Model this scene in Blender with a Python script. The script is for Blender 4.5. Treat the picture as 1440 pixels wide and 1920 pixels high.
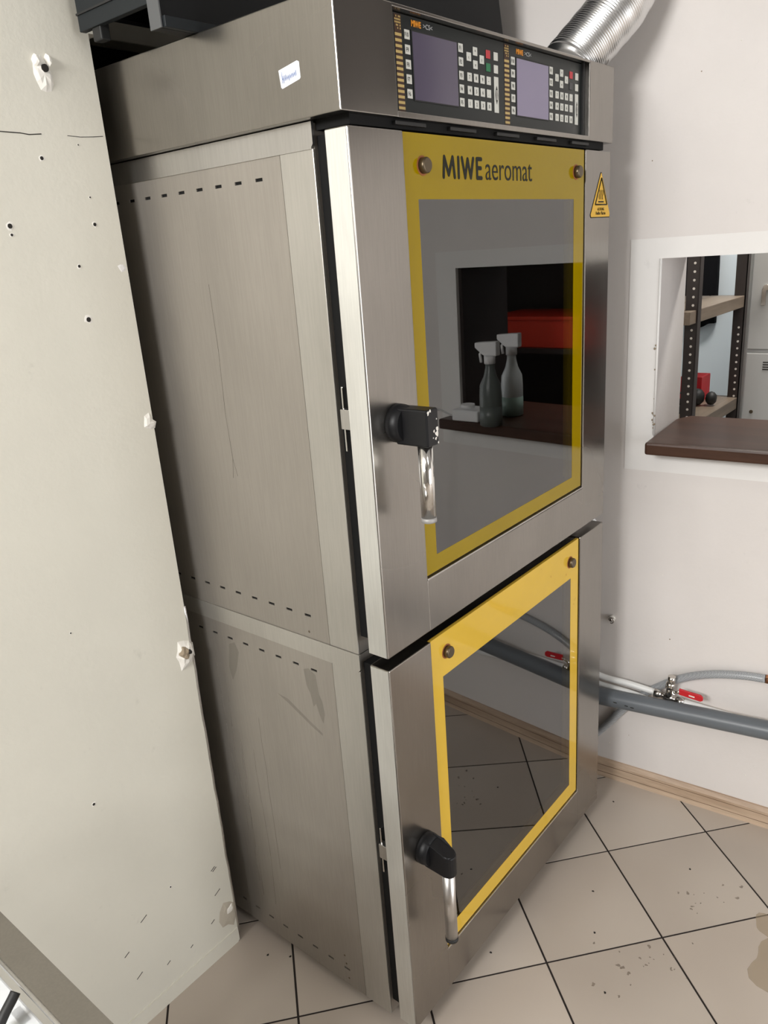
import bpy, bmesh, math, random
from mathutils import Vector, Matrix, noise
random.seed(7)
for o in list(bpy.data.objects): bpy.data.objects.remove(o)
S = bpy.context.scene
COL = S.collection

# ---------------------------------------------------------------- camera
FPX = 1459.34
cam = bpy.data.cameras.new('camera'); camo = bpy.data.objects.new('camera', cam); COL.objects.link(camo)
cam.sensor_fit = 'HORIZONTAL'; cam.sensor_width = 36.0; cam.lens = FPX / 1440 * 36.0; cam.clip_start = .02
RT, DN, FW = Vector((.6293, -.7740, -.0699)), Vector((-.2902, -.1506, -.9451)), Vector((.7210, .6150, -.3194))
m = Matrix((RT, -DN, -FW)).transposed().to_4x4(); m.translation = (-.93504, -.81340, 1.65911)
camo.matrix_world = m
S.camera = camo

# ---------------------------------------------------------------- world, daylight, exposure
S.view_settings.view_transform = 'Standard'; S.view_settings.look = 'None'
S.view_settings.gamma = 1.0; S.view_settings.use_curve_mapping = False
S.view_settings.exposure = 0.42
w = bpy.data.worlds.new('World'); S.world = w; w.use_nodes = True
w.node_tree.nodes['Background'].inputs[0].default_value = (.80, .88, 1.0, 1)
w.node_tree.nodes['Background'].inputs[1].default_value = 1.0

def area(name, loc, rot, sx, sy, power, col=(1, 1, 1)):
    l = bpy.data.lights.new(name, 'AREA'); l.shape = 'RECTANGLE'; l.size = sx; l.size_y = sy
    l.energy = power; l.color = col
    o = bpy.data.objects.new(name, l); COL.objects.link(o); o.location = loc; o.rotation_euler = rot
    return o
# daylight of the side window, and a fill shaped as an unseen rear window
area('fill_rear_window', (.05, -3.12, 1.10), (math.radians(90), 0, 0), 1.8, 1.95, 31, (1, .99, .975))
area('daylight_side_window', (-3.12, -.22, 2.60), (math.radians(90), 0, math.radians(-90)), 1.1, .55, 80, (1, .99, .975))

# ---------------------------------------------------------------- materials
def mat(name, base=(.8, .8, .8), rough=.5, metal=0., spec=.5, ior=1.5, coat=0., emit=None, estr=0.):
    M = bpy.data.materials.new(name); M.use_nodes = True
    b = M.node_tree.nodes['Principled BSDF']
    b.inputs['Base Color'].default_value = (*base, 1); b.inputs['Roughness'].default_value = rough
    b.inputs['Metallic'].default_value = metal; b.inputs['IOR'].default_value = ior
    b.inputs['Specular IOR Level'].default_value = spec; b.inputs['Coat Weight'].default_value = coat
    b.inputs['Coat Roughness'].default_value = .03
    if emit: b.inputs['Emission Color'].default_value = (*emit, 1); b.inputs['Emission Strength'].default_value = estr
    return M
def nd(M, t, **k):
    n = M.node_tree.nodes.new(t)
    for a, v in k.items(): setattr(n, a, v)
    return n
def lk(M, a, b): M.node_tree.links.new(a, b)
def noise_n(M, scale, detail=4, rough=.55, vec=(1, 1, 1)):
    tc = nd(M, 'ShaderNodeTexCoord'); mp = nd(M, 'ShaderNodeMapping'); mp.inputs['Scale'].default_value = vec
    lk(M, tc.outputs['Object'], mp.inputs['Vector'])
    n = nd(M, 'ShaderNodeTexNoise'); n.inputs['Scale'].default_value = scale; n.inputs['Detail'].default_value = detail
    n.inputs['Roughness'].default_value = rough; lk(M, mp.outputs['Vector'], n.inputs['Vector'])
    return n.outputs['Fac']
def ramp(M, fac, stops):
    r = nd(M, 'ShaderNodeValToRGB'); e = r.color_ramp.elements; r.color_ramp.interpolation = 'EASE'
    while len(e) < len(stops): e.new(.5)
    for i, (p, c) in enumerate(stops): e[i].position = p; e[i].color = (*c, 1) if len(c) == 3 else c
    lk(M, fac, r.inputs['Fac']); return r.outputs['Color']
def mix(M, a, b, fac, mode='MIX'):
    n = nd(M, 'ShaderNodeMix', data_type='RGBA', blend_type=mode)
    if isinstance(fac, float): n.inputs['Factor'].default_value = fac
    else: lk(M, fac, n.inputs['Factor'])
    lk(M, a, n.inputs['A']); lk(M, b, n.inputs['B']); return n.outputs['Result']
def bsdf(M): return M.node_tree.nodes['Principled BSDF']
def bump(M, h, dist, strength=.5):
    b = nd(M, 'ShaderNodeBump'); b.inputs['Distance'].default_value = dist; b.inputs['Strength'].default_value = strength
    lk(M, h, b.inputs['Height']); lk(M, b.outputs['Normal'], bsdf(M).inputs['Normal'])
g3 = lambda v: (v, v, v)

def steel(name, base, r0, r1, streak=(1, 1, .05)):
    """brushed, smudged stainless sheet: fine vertical grain plus cloudy wear"""
    M = mat(name, base, r0, 1.0)
    cloud = noise_n(M, 3.5, 1, .4); grain = noise_n(M, 300, 2, .5, streak); drip = noise_n(M, 9, 3, .5, (1, 1, .12))
    lo = tuple(c * .90 for c in base); hi = tuple(min(1, c * 1.05) for c in base)
    c1 = ramp(M, cloud, [(.10, lo), (.90, hi)])
    c2 = ramp(M, drip, [(.10, g3(.90)), (.60, g3(1.0))])
    c3 = ramp(M, grain, [(.30, g3(.94)), (.70, g3(1.0))])
    lk(M, mix(M, mix(M, c1, c2, 1.0, 'MULTIPLY'), c3, 1.0, 'MULTIPLY'), bsdf(M).inputs['Base Color'])
    rr = ramp(M, cloud, [(.1, g3(r0)), (.9, g3(r1))]); lk(M, rr, bsdf(M).inputs['Roughness'])
    return M
def plaster(name, base, var=.06, bscale=55, bd=.0012):
    M = mat(name, base, .75, 0, .3)
    n1 = noise_n(M, 2.2, 5, .6); n2 = noise_n(M, bscale, 5, .6); n3 = noise_n(M, 14, 6, .7)
    c = ramp(M, n1, [(.3, tuple(x * (1 - var) for x in base)), (.7, base)])
    d = ramp(M, n3, [(.24, g3(.90)), (.36, g3(1.))])
    lk(M, mix(M, c, d, 1.0, 'MULTIPLY'), bsdf(M).inputs['Base Color'])
    bump(M, n2, bd, .5); return M
def wood(name, c0, c1, axis, scale=9):
    M = mat(name, c0, .45)
    v = [14, 14, 14]; v[axis] = .9
    n = noise_n(M, scale / 10, 6, .65, tuple(v)); f = noise_n(M, scale, 4, .6, tuple(v))
    c = ramp(M, n, [(.32, c1), (.62, c0)]); d = ramp(M, f, [(.3, g3(.86)), (.6, g3(1.))])
    lk(M, mix(M, c, d, 1.0, 'MULTIPLY'), bsdf(M).inputs['Base Color']); return M

MAT = {}
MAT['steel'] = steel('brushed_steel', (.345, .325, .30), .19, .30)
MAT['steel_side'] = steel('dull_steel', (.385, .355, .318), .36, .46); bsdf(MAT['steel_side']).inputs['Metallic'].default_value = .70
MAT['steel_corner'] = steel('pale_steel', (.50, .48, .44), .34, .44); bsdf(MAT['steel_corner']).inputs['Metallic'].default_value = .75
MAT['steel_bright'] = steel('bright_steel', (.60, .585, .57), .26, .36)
MAT['edge_steel'] = steel('pale_lit_steel', (.77, .765, .73), .50, .62)  # paler tone stands for light on the door side; also tray rails
MAT['chrome'] = mat('chrome', (.80, .79, .77), .13, 1.0)
MAT['satin'] = steel('satin_steel', (.66, .64, .62), .26, .34)
MAT['nickel'] = mat('nickel', (.62, .59, .55), .22, 1.0)
MAT['worn_cap'] = mat('worn_cap', (.34, .33, .32), .5, .3)
MAT['copper'] = mat('copper', (.72, .36, .20), .3, 1.0)
MAT['black'] = mat('black_gap', (.006, .006, .006), .7, 0, .2)
MAT['rubber'] = mat('black_rubber', (.012, .012, .012), .55)
MAT['handle_black'] = mat('handle_black', (.006, .006, .007), .45, 0, .3)
h = MAT['handle_worn'] = mat('handle_worn', (.006, .006, .007), .42, 0, .35)
_w = noise_n(h, 60, 5, .7); _f = noise_n(h, 9, 3, .5)
_c = ramp(h, mix(h, _w, _f, .5), [(.60, (.006, .006, .007)), (.63, (.62, .60, .56))]); lk(h, _c, bsdf(h).inputs['Base Color'])
def yellow(name, c, wear):
    M = mat(name, c, .06, 0, .25, 1.5)
    n = noise_n(M, 6, 5, .6); n2 = noise_n(M, 24, 6, .75)
    a = ramp(M, n, [(.3, tuple(x * .93 for x in c)), (.7, c)])
    b = ramp(M, n2, [(.22 + wear, (.72, .62, .45)), (.30 + wear, (1, 1, 1))])
    lk(M, mix(M, a, b, 1.0, 'MULTIPLY'), bsdf(M).inputs['Base Color']); return M
MAT['yellow'] = yellow('yellow_enamel', (.31, .21, .0), .0)
MAT['yellow_pale'] = yellow('pale_yellow_enamel', (.70, .455, .055), .05)  # paler yellow for the lower door frame
# tinted door glass: real transmission, Fresnel reflection of two panes
gm = bpy.data.materials.new('tinted_glass'); gm.use_nodes = True; nt = gm.node_tree; nt.nodes.clear()
out = nt.nodes.new('ShaderNodeOutputMaterial'); tr = nt.nodes.new('ShaderNodeBsdfTransparent'); tr.inputs[0].default_value = (.45, .45, .45, 1)
gl = nt.nodes.new('ShaderNodeBsdfGlossy'); gl.inputs['Roughness'].default_value = .015; gl.inputs[0].default_value = (.95, .95, .95, 1)
fr = nt.nodes.new('ShaderNodeFresnel'); fr.inputs['IOR'].default_value = 2.15
mx = nt.nodes.new('ShaderNodeMixShader')
nt.links.new(fr.outputs[0], mx.inputs[0]); nt.links.new(tr.outputs[0], mx.inputs[1]); nt.links.new(gl.outputs[0], mx.inputs[2]); nt.links.new(mx.outputs[0], out.inputs[0])
MAT['glass'] = gm
MAT['cavity'] = mat('oven_cavity', (.10, .098, .095), .5, .6)
MAT['print'] = mat('dark_print', (.014, .014, .008), .5, 0, .2)
MAT['plaster_left'] = plaster('cream_plaster', (.70, .675, .59), .06)
MAT['plaster_right'] = plaster('pale_plaster', (.74, .70, .672), .05)
MAT['white_paint'] = plaster('white_paint', (.82, .80, .775), .04)
MAT['room_dimmed'] = mat('room_dimmed', (.28, .265, .245), .8)  # unseen walls, darkened so they bounce less light
MAT['ceiling'] = mat('ceiling_dimmed', (.32, .31, .295), .85)  # ceiling darkened as well to hold down bounce light
MAT['bluewall'] = mat('storeroom_paint', (.66, .72, .76), .7)
MAT['grout'] = mat('dark_grout', (.018, .012, .010), .85)
T = MAT['tile'] = mat('floor_tile', (.50, .43, .37), .32, 0, .4)
_a = noise_n(T, 2.5, 1, .4); _b = noise_n(T, 34, 6, .75); oi = nd(T, 'ShaderNodeObjectInfo')
_r = ramp(T, oi.outputs['Random'], [(0, g3(.94)), (1, g3(1.03))])
_c = ramp(T, _a, [(.3, (.46, .395, .335)), (.7, (.52, .455, .39))])
_d = ramp(T, _b, [(.10, g3(.97)), (.30, g3(1.))])
lk(T, mix(T, mix(T, _c, _d, 1.0, 'MULTIPLY'), _r, 1.0, 'MULTIPLY'), bsdf(T).inputs['Base Color'])
_rr = ramp(T, _a, [(.2, g3(.28)), (.8, g3(.36))]); lk(T, _rr, bsdf(T).inputs['Roughness'])
MAT['laminate'] = wood('baseboard_laminate', (.58, .44, .32), (.40, .28, .19), 1)
MAT['groove'] = mat('groove_brown', (.17, .10, .06), .7)
MAT['sill'] = wood('dark_walnut', (.062, .030, .019), (.040, .019, .012), 1); bsdf(MAT['sill']).inputs['Roughness'].default_value = .36; bsdf(MAT['sill']).inputs['Specular IOR Level'].default_value = .3
MAT['plank'] = wood('grey_plank', (.22, .17, .125), (.13, .10, .075), 0)
MAT['rack'] = mat('dark_rack_paint', (.030, .022, .020), .45)
MAT['locker'] = mat('locker_grey', (.50, .50, .485), .5)
MAT['cloth'] = mat('black_cloth', (.006, .006, .007), .95, 0, .1)
MAT['red'] = mat('red_plastic', (.55, .012, .02), .35)
MAT['crate_red'] = mat('crate_red', (.75, .05, .02), .45)
MAT['white_plastic'] = mat('white_plastic', (.86, .86, .86), .4)
MAT['bright_white'] = mat('bright_white_plastic', (.93, .95, .97), .5)
MAT['bottle'] = mat('bottle_plastic', (.70, .74, .74), .35)
MAT['bottle_dark'] = mat('bottle_dark', (.13, .15, .14), .35)
MAT['green'] = mat('green_liquid', (.38, .52, .46), .3)
MAT['pipe_grey'] = mat('pipe_grey', (.13, .145, .16), .38)
MAT['pipe_white'] = mat('pipe_white', (.84, .84, .82), .3)
hs = MAT['hose'] = mat('braided_hose', (.34, .355, .37), .3)
_b = nd(hs, 'ShaderNodeTexChecker'); _b.inputs['Scale'].default_value = 300; _tc = nd(hs, 'ShaderNodeTexCoord'); lk(hs, _tc.outputs['Object'], _b.inputs['Vector'])
_b.inputs['Color1'].default_value = (.40, .415, .43, 1); _b.inputs['Color2'].default_value = (.28, .295, .31, 1); lk(hs, _b.outputs['Color'], bsdf(hs).inputs['Base Color'])
MAT['duct'] = mat('foil_duct', (.74, .74, .74), .27, 1.0)
MAT['panel_black'] = mat('panel_black', (.011, .014, .014), .36, 0, .35)
MAT['key'] = mat('key_grey', (.62, .62, .57), .45)
MAT['key_red'] = mat('key_red', (.50, .035, .045), .45); MAT['key_green'] = mat('key_green', (.02, .17, .07), .45)
MAT['key_dark'] = mat('key_dark', (.045, .045, .048), .45)
MAT['screen'] = mat('lcd_screen', (.10, .085, .125), .12)
MAT['screen_pale'] = mat('lcd_screen_pale', (.24, .21, .31), .12)
MAT['gold'] = mat('gold_print', (.50, .36, .13), .45); MAT['brown'] = mat('brown_print', (.045, .016, .006), .5)
MAT['orange'] = mat('orange_print', (.80, .30, .02), .45); MAT['grey_print'] = mat('grey_print', (.45, .46, .46), .5)
MAT['paper'] = mat('label_paper', (.78, .80, .84), .7); MAT['ink'] = mat('blue_ink', (.18, .25, .50), .6)
MAT['warn'] = mat('warning_yellow', (.72, .42, .03), .4)
MAT['blackbox'] = mat('black_sheet', (.005, .0055, .006), .5, 0, .25); MAT['greybox'] = mat('dark_grey_sheet', (.014, .017, .019), .5, 0, .25)
MAT['postgrey'] = mat('worn_grey_edge', (.09, .093, .095), .5)
MAT['bolt'] = mat('dark_bolt', (.13, .10, .065), .38, .8)
MAT['rust'] = mat('rust_ring', (.30, .10, .03), .8)
MAT['hole'] = mat('drill_hole', (.02, .017, .014), .9); MAT['brick'] = mat('exposed_core', (.30, .24, .17), .95)
MAT['patch'] = mat('bare_plaster', (.50, .45, .37), .95)
MAT['chip'] = mat('plaster_chip', (.80, .77, .71), .9)
MAT['stain'] = mat('floor_stain', (.40, .30, .17), .5)
MAT['dirt'] = mat('floor_dirt', (.23, .18, .13), .8)
MAT['lamp'] = mat('lamp_diffuser', (.9, .9, .9), .5, emit=(1, .97, .92), estr=2.0)

# ---------------------------------------------------------------- mesh helpers
BASE = {}
class MB:
    """collects shapes in world coordinates, builds ONE mesh object"""
    def __init__(s): s.bm = bmesh.new()
    def box(s, x, y, z, bev=0, seg=2):
        t = bmesh.new(); c = Vector(((x[0]+x[1])/2, (y[0]+y[1])/2, (z[0]+z[1])/2))
        bmesh.ops.create_cube(t, size=1, matrix=Matrix.Translation(c) @ Matrix.Diagonal((abs(x[1]-x[0]), abs(y[1]-y[0]), abs(z[1]-z[0]), 1)))
        if bev: bmesh.ops.bevel(t, geom=t.edges[:], offset=bev, segments=seg, profile=.5, affect='EDGES')
        return s._add(t)
    def _add(s, t, M=None):
        if M: bmesh.ops.transform(t, matrix=M, verts=t.verts)
        me = bpy.data.meshes.new('t'); t.to_mesh(me); t.free(); s.bm.from_mesh(me); bpy.data.meshes.remove(me); return s
    def prism(s, pts, d, bev=0):
        """polygon (3D points) extruded by vector d"""
        t = bmesh.new(); d = Vector(d)
        a = [t.verts.new(p) for p in pts]; b = [t.verts.new(Vector(p) + d) for p in pts]
        t.faces.new(a); t.faces.new(b[::-1]); n = len(a)
        for i in range(n): t.faces.new((a[i], b[i], b[(i+1) % n], a[(i+1) % n]))
        bmesh.ops.recalc_face_normals(t, faces=t.faces)
        if bev: bmesh.ops.bevel(t, geom=t.edges[:], offset=bev, segments=2, profile=.5, affect='EDGES')
        return s._add(t)
    def tube(s, pts, r, n=16, cap=True):
        """pts: centre line; r: radius or list"""
        P = [Vector(p) for p in pts]; R = r if isinstance(r, (list, tuple)) else [r] * len(P)
        t = bmesh.new(); rings = []; up = None
        for i, p in enumerate(P):
            d = (P[min(i+1, len(P)-1)] - P[max(i-1, 0)]).normalized()
            if up is None: up = Vector((0, 0, 1)) if abs(d.z) < .9 else Vector((1, 0, 0))
            u = (up - d * up.dot(d)).normalized(); v = d.cross(u); up = u
            rings.append([t.verts.new(p + (u * math.cos(a) + v * math.sin(a)) * R[i]) for a in [2*math.pi*k/n for k in range(n)]])
        for a, b in zip(rings, rings[1:]):
            for k in range(n): f = t.faces.new((a[k], a[(k+1) % n], b[(k+1) % n], b[k])); f.smooth = True
        if cap: t.faces.new(rings[0][::-1]); t.faces.new(rings[-1])
        bmesh.ops.recalc_face_normals(t, faces=t.faces)
        return s._add(t)
    def ico(s, c, r, sub=2, sc=(1, 1, 1)):
        t = bmesh.new(); bmesh.ops.create_icosphere(t, subdivisions=sub, radius=r, matrix=Matrix.Translation(c) @ Matrix.Diagonal((*sc, 1)))
        for f in t.faces: f.smooth = True
        return s._add(t)
    def text(s, txt, M, size=1, offset=0, space=1, extrude=0.0004, sx=1):
        c = bpy.data.curves.new('t', 'FONT'); c.body = txt; c.size = size; c.offset = offset; c.space_character = space
        c.extrude = extrude; c.resolution_u = 4
        o = bpy.data.objects.new('t', c); COL.objects.link(o)
        dg = bpy.context.evaluated_depsgraph_get(); me = bpy.data.meshes.new_from_object(o.evaluated_get(dg))
        t = bmesh.new(); t.from_mesh(me); bpy.data.meshes.remove(me); bpy.data.objects.remove(o); bpy.data.curves.remove(c)
        w = max(v.co.x for v in t.verts) - min(v.co.x for v in t.verts); x0 = min(v.co.x for v in t.verts)
        for v in t.verts: v.co.x = (v.co.x - x0) * sx
        s.tw = w * sx
        return s._add(t, M)
    def build(s, name, m, parent=None, bev=0, label=None):
        bm = s.bm
        o_base = Vector((0, 0, 0))
        if parent is not None: o_base = BASE[parent.name]
        else:
            xs = [v.co for v in bm.verts]
            o_base = Vector(((min(v.x for v in xs)+max(v.x for v in xs))/2, (min(v.y for v in xs)+max(v.y for v in xs))/2, min(v.z for v in xs)))
        bmesh.ops.translate(bm, verts=bm.verts, vec=-o_base)
        me = bpy.data.meshes.new(name); bm.to_mesh(me); bm.free()
        o = bpy.data.objects.new(name, me); COL.objects.link(o)
        me.materials.append(MAT[m] if isinstance(m, str) else m)
        if parent is not None: o.parent = parent; BASE[o.name] = o_base
        else: o.location = o_base; BASE[o.name] = o_base
        if label: o['label'] = label
        return o
def tag(o, label, cat, group=None):
    o['label'] = label; o['category'] = cat
    if group: o['group'] = group
    return o
def thing(name, loc, label, cat, group=None):
    o = bpy.data.objects.new(name, None); COL.objects.link(o); o.location = loc; o.empty_display_size = .1
    BASE[o.name] = Vector(loc); return tag(o, label, cat, group)
def struct(o): o['kind'] = 'structure'; return o
def share(o, name, parent, delta, m=None):
    c = o.copy(); COL.objects.link(c); c.name = name; c.parent = parent; c.location = o.location + Vector(delta); BASE[c.name] = BASE[parent.name]
    if m:
        c.data = o.data.copy(); c.data.materials.clear(); c.data.materials.append(MAT[m])
    return c
def bez(pts, n=10):
    """Catmull-Rom through points"""
    P = [Vector(p) for p in pts]; P = [P[0]*2-P[1]] + P + [P[-1]*2-P[-2]]; o = []
    for i in range(1, len(P)-2):
        a, b, c, d = P[i-1:i+3]
        for k in range(n):
            t = k/n; o.append(.5*((2*b)+(c-a)*t+(2*a-5*b+4*c-d)*t*t+(3*b-a-3*c+d)*t**3))
    return o + [P[-2]]
def face_xz(x, y, z):          # text lying on a plane y=const, read from -y
    return Matrix.Translation((x, y, z)) @ Matrix.Rotation(math.radians(90), 4, 'X')

# ---------------------------------------------------------------- room shell
XL, YF, YB, ZC = -3.2, -3.2, 1.05, 3.0
NRM = Vector((-1, -.0835, 0)).normalized()
def wp(y, z, off=0.0):          # point on the right wall (turned about 5 degrees), off = towards the room
    return Vector((1.092 - .0835*y, y, z)) + NRM*off

# floor: grout bed with single tiles 30 x 30 cm laid diagonally
fl = struct(MB().box((XL-.05, 1.45), (YF-.05, YB+.05), (-.08, -.0016)).build('floor', 'grout'))
ang = math.radians(-40.65); E1 = Vector((math.cos(ang), math.sin(ang))); E2 = Vector((-E1.y, E1.x)); P0 = Vector((.7785, -.0918)); PITCH = .3012; G = .0026
def clip(poly, n, d):           # keep n.p <= d
    o = []
    for i, p in enumerate(poly):
        q = poly[(i+1) % len(poly)]; a, b = n.dot(p)-d, n.dot(q)-d
        if a <= 0: o.append(p)
        if a*b < 0: o.append(p+(q-p)*(a/(a-b)))
    return o
planes = [(Vector((-1, 0)), -XL), (Vector((0, -1)), -YF), (Vector((0, 1)), YB), (Vector((1, .0835)), 1.092)]
def tile_mesh(poly, ctr):
    bm = bmesh.new(); vs = [bm.verts.new((*(p-ctr), 0)) for p in poly]; f = bm.faces.new(vs)
    if f.calc_area() < 1e-5: bm.free(); return None
    f.normal_update()
    if f.normal.z < 0: f.normal_flip()
    r = bmesh.ops.inset_region(bm, faces=[f], thickness=.0012)
    for v in bm.verts:
        if v not in f.verts: v.co.z = -.0008
    rim = [e for e in bm.edges if len(e.link_faces) == 1]
    ex = bmesh.ops.extrude_edge_only(bm, edges=rim)
    for v in [g for g in ex['geom'] if isinstance(g, bmesh.types.BMVert)]: v.co.z = -.004
    bmesh.ops.recalc_face_normals(bm, faces=bm.faces)
    me = bpy.data.meshes.new('tile'); bm.to_mesh(me); bm.free(); me.materials.append(MAT['tile']); return me
full = None
FLB = BASE[fl.name]
for i in range(-16, 14):
    for j in range(-16, 14):
        c = P0 + E1*(i+.5)*PITCH + E2*(j+.5)*PITCH; hh = PITCH/2 - G
        poly = [c+E1*a*hh+E2*b*hh for a, b in ((-1, -1), (1, -1), (1, 1), (-1, 1))]; n0 = poly
        for n, d in planes: poly = clip(poly, n, d) if len(poly) > 2 else []
        if len(poly) < 3: continue
        whole = len(poly) == 4 and all((a-b).length < 1e-6 for a, b in zip(poly, n0))
        if whole:
            if full is None: full = tile_mesh(poly, c)
            me = full
        else: me = tile_mesh(poly, c)
        if me is None: continue
        o = bpy.data.objects.new('tile', me); COL.objects.link(o); o.parent = fl; o.location = Vector((c.x, c.y, 0)) - FLB

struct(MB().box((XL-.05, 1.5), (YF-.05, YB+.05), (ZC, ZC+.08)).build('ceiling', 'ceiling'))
# left partition: solid stub wall beside the oven, upper part 2 cm wider
wl = MB().box((XL, -.040), (.545, YB), (0, 2.05)).box((XL, -.019), (.545, YB), (2.05, ZC)).build('wall_left', 'plaster_left'); struct(wl)
# damages of the left wall: screw holes, torn plaster, cracks
def blob(c, r, n, jit, flat, y, m, name, parent, seed, sz=1.0, label=None, lump=0):
    rnd = random.Random(seed); pts = []
    for k in range(n):
        a = 2*math.pi*k/n; q = r*(1+rnd.uniform(-jit, jit)); pts.append((c[0]+math.cos(a)*q, y, c[1]+math.sin(a)*q*sz))
    b = MB(); t = bmesh.new(); vs = [t.verts.new(p) for p in pts]; ctr = t.verts.new((c[0], y-flat-lump, c[1]))
    mid = [t.verts.new(((p[0]-c[0])*.6+c[0], y-flat-rnd.uniform(0, lump), (p[2]-c[1])*.6+c[1])) for p in pts]
    for k in range(n):
        t.faces.new((vs[k], vs[(k+1) % n], mid[(k+1) % n], mid[k])); t.faces.new((mid[k], mid[(k+1) % n], ctr))
    bmesh.ops.recalc_face_normals(t, faces=t.faces); b._add(t)
    return b.build(name, m, parent, label=label)
YP = .545
for k, (x, z, r) in enumerate([(-.171, 1.846, .0042), (-.251, 1.739, .0055), (-.251, 1.725, .003), (-.093, 1.738, .0042), (-.139, 1.668, .0035), (-.140, 1.574, .0060), (-.093, 1.784, .002), (-.098, 1.87, .0016), (-.33, .62, .004), (-.30, 1.0, .002), (-.20, .30, .0025)]):
    blob((x, z), r*1.3, 9, .25, .0006, YP, 'chip', 'plaster_chip', wl, k)
    MB().tube([(x, YP-.0012, z), (x, YP+.0005, z)], r*.75, 10).build('screw_hole', 'hole', wl)
hk = blob((-.139, 1.976), .017, 12, .2, .0025, YP, 'chip', 'plaster_chip', wl, 41, 1.5, 'torn white patch of plaster around a screw hole', .003)
MB().tube([(-.137, YP-.007, 1.985), (-.137, YP, 1.985)], .0062, 12).build('screw_hole', 'hole', wl)
for sx in (-.149, -.128): blob((sx, 1.997), .006, 8, .25, .007, YP, 'chip', 'plaster_chip', wl, int(-sx*1000), 2.0, None, .003)
def crack(pts, wdt=.0009, m='hole'):
    b = MB()
    for p, q in zip(pts, pts[1:]): b.tube([(p[0], YP, p[1]), (q[0], YP, q[1])], wdt, 5)
    b.build('crack', m, wl)
crack([(-.30, 1.8835), (-.262, 1.885), (-.234, 1.884), (-.20, 1.8835), (-.185, 1.882), (-.163, 1.884)])
crack([(-.115, 1.884), (-.09, 1.883), (-.066, 1.8845), (-.045, 1.8865)], .0006)
blob((-.052, 1.66), .008, 7, .3, .0006, YP, 'white_paint', 'plaster_chip', wl, 77)
blob((-.050, 1.36), .014, 9, .35, .002, YP, 'chip', 'plaster_chip', wl, 78, 1.2, None, .002)
blob((-.056, .842), .028, 12, .3, .004, YP, 'chip', 'plaster_chip', wl, 79, 1.25, 'broken plaster on the wall corner', .006)
blob((-.062, .845), .014, 10, .35, .009, YP, 'brick', 'exposed_core', wl, 80, 1.3, None, .004)
blob((-.052, .845), .007, 7, .3, .014, YP, 'hole', 'screw_hole', wl, 81, 1.2)
blob((-.060, .10), .026, 10, .3, .002, YP, 'patch', 'plaster_chip', wl, 82, 1.4, None, .002)
blob((-.058, .115), .014, 8, .3, .004, YP, 'chip', 'plaster_chip', wl, 83, 1.0, None, .003)
b = MB(); rnd = random.Random(5); zz = [.03+.04*k for k in range(24)]
b.tube([(-.0395+rnd.uniform(-.0012, .0012), YP-.0012, z) for z in zz], .0028, 6); b.build('corner_bead', 'steel_bright', wl, label='bare metal corner bead where the plaster broke off')
for k in range(9):
    x = rnd.uniform(-.34, -.08); z = rnd.uniform(.07, .28); L = rnd.uniform(.008, .022)
    MB().tube([(x, YP, z), (x+L, YP, z+L*.5)], .0009, 5).build('scratch', 'hole', wl)
struct(MB().prism([(-3.2, YP, 0), (-.046, YP, 0), (-.042, YP, .012), (-.042, YP, .043), (-3.2, YP, .043)], (0, -.0025, 0)).build('baseboard_left', 'plaster_left'))
# right wall with the pass-through opening
YO0, YO1, ZO0, ZO1, TH = -.054, -.590, 1.100, 1.588, .25
wr = MB()
def wprism(b, y0, y1, z0, z1, o0, o1, bev=0):
    return b.prism([wp(y0, z0, o1), wp(y1, z0, o1), wp(y1, z1, o1), wp(y0, z1, o1)], NRM*(o0-o1), bev)
wprism(wr, YB, YO0, 0, ZC, 0, -TH); wprism(wr, YO1, YF, 0, ZC, 0, -TH); wprism(wr, YO0, YO1, 0, ZO0, 0, -TH); wprism(wr, YO0, YO1, ZO1, ZC, 0, -TH)
wro = struct(wr.build('wall_right', 'plaster_right'))
tm = MB()
for a in ((.022, YO0, 1.033, 1.637), (YO1, -.668, 1.033, 1.637), (YO0, YO1, ZO1, 1.637), (YO0, YO1, 1.033, ZO0)): wprism(tm, *a, .0012, 0)
struct(tm.build('trim_1', 'white_paint'))
struct(wprism(MB(), YO1+.012, YO1-.0005, 1.136, ZO1, -.012, -TH).build('added_jamb_slab', 'rack'))  # dark slab added so the far jamb mirrors dark in the oven glass
cb = MB(); cb.tube([wp(YO0, ZO0+.035, .0005), wp(YO0, ZO1, .0005)], .0035, 8); o = cb.build('corner_bead', 'white_paint', wro)
rnd = random.Random(11)
for k in range(13):
    z = rnd.choice([1.335, 1.33, 1.34, 1.31, 1.25, 1.23, 1.22, 1.19, 1.17, 1.16, 1.37]) + rnd.uniform(-.006, .006)
    p = wp(YO0+rnd.uniform(-.002, .006), z, .0035); MB().ico(p, rnd.uniform(.0012, .003), 1, (.5, 1, 1.2)).build('plaster_chip', 'brick', wro)
rnd = random.Random(19)
for k in range(16):
    p = wp(rnd.uniform(-.5, .05), rnd.choice([rnd.uniform(.5, 1.0), rnd.uniform(1.66, 2.3), rnd.uniform(.1, .26)]), .0003); MB().ico(p, rnd.uniform(.0012, .0022), 1, (.4, 1, 1)).build('fleck', 'chip' if k % 3 else 'brick', wro)
bl_ = MB()
bl_.prism([wp(1.0, 0, 0), wp(1.0, 0, .0125), wp(1.0, .052, .0125), wp(1.0, .064, .006), wp(1.0, .064, 0)], wp(YF+.02, 0)-wp(1.0, 0), 0)
bl = bl_.build('baseboard_right', 'laminate'); struct(bl)
for zz_ in (.018, .044):
    MB().tube([wp(1.0, zz_, .0122), wp(-3.1, zz_, .0122)], .0010, 6).build('groove', 'groove', bl)
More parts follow.
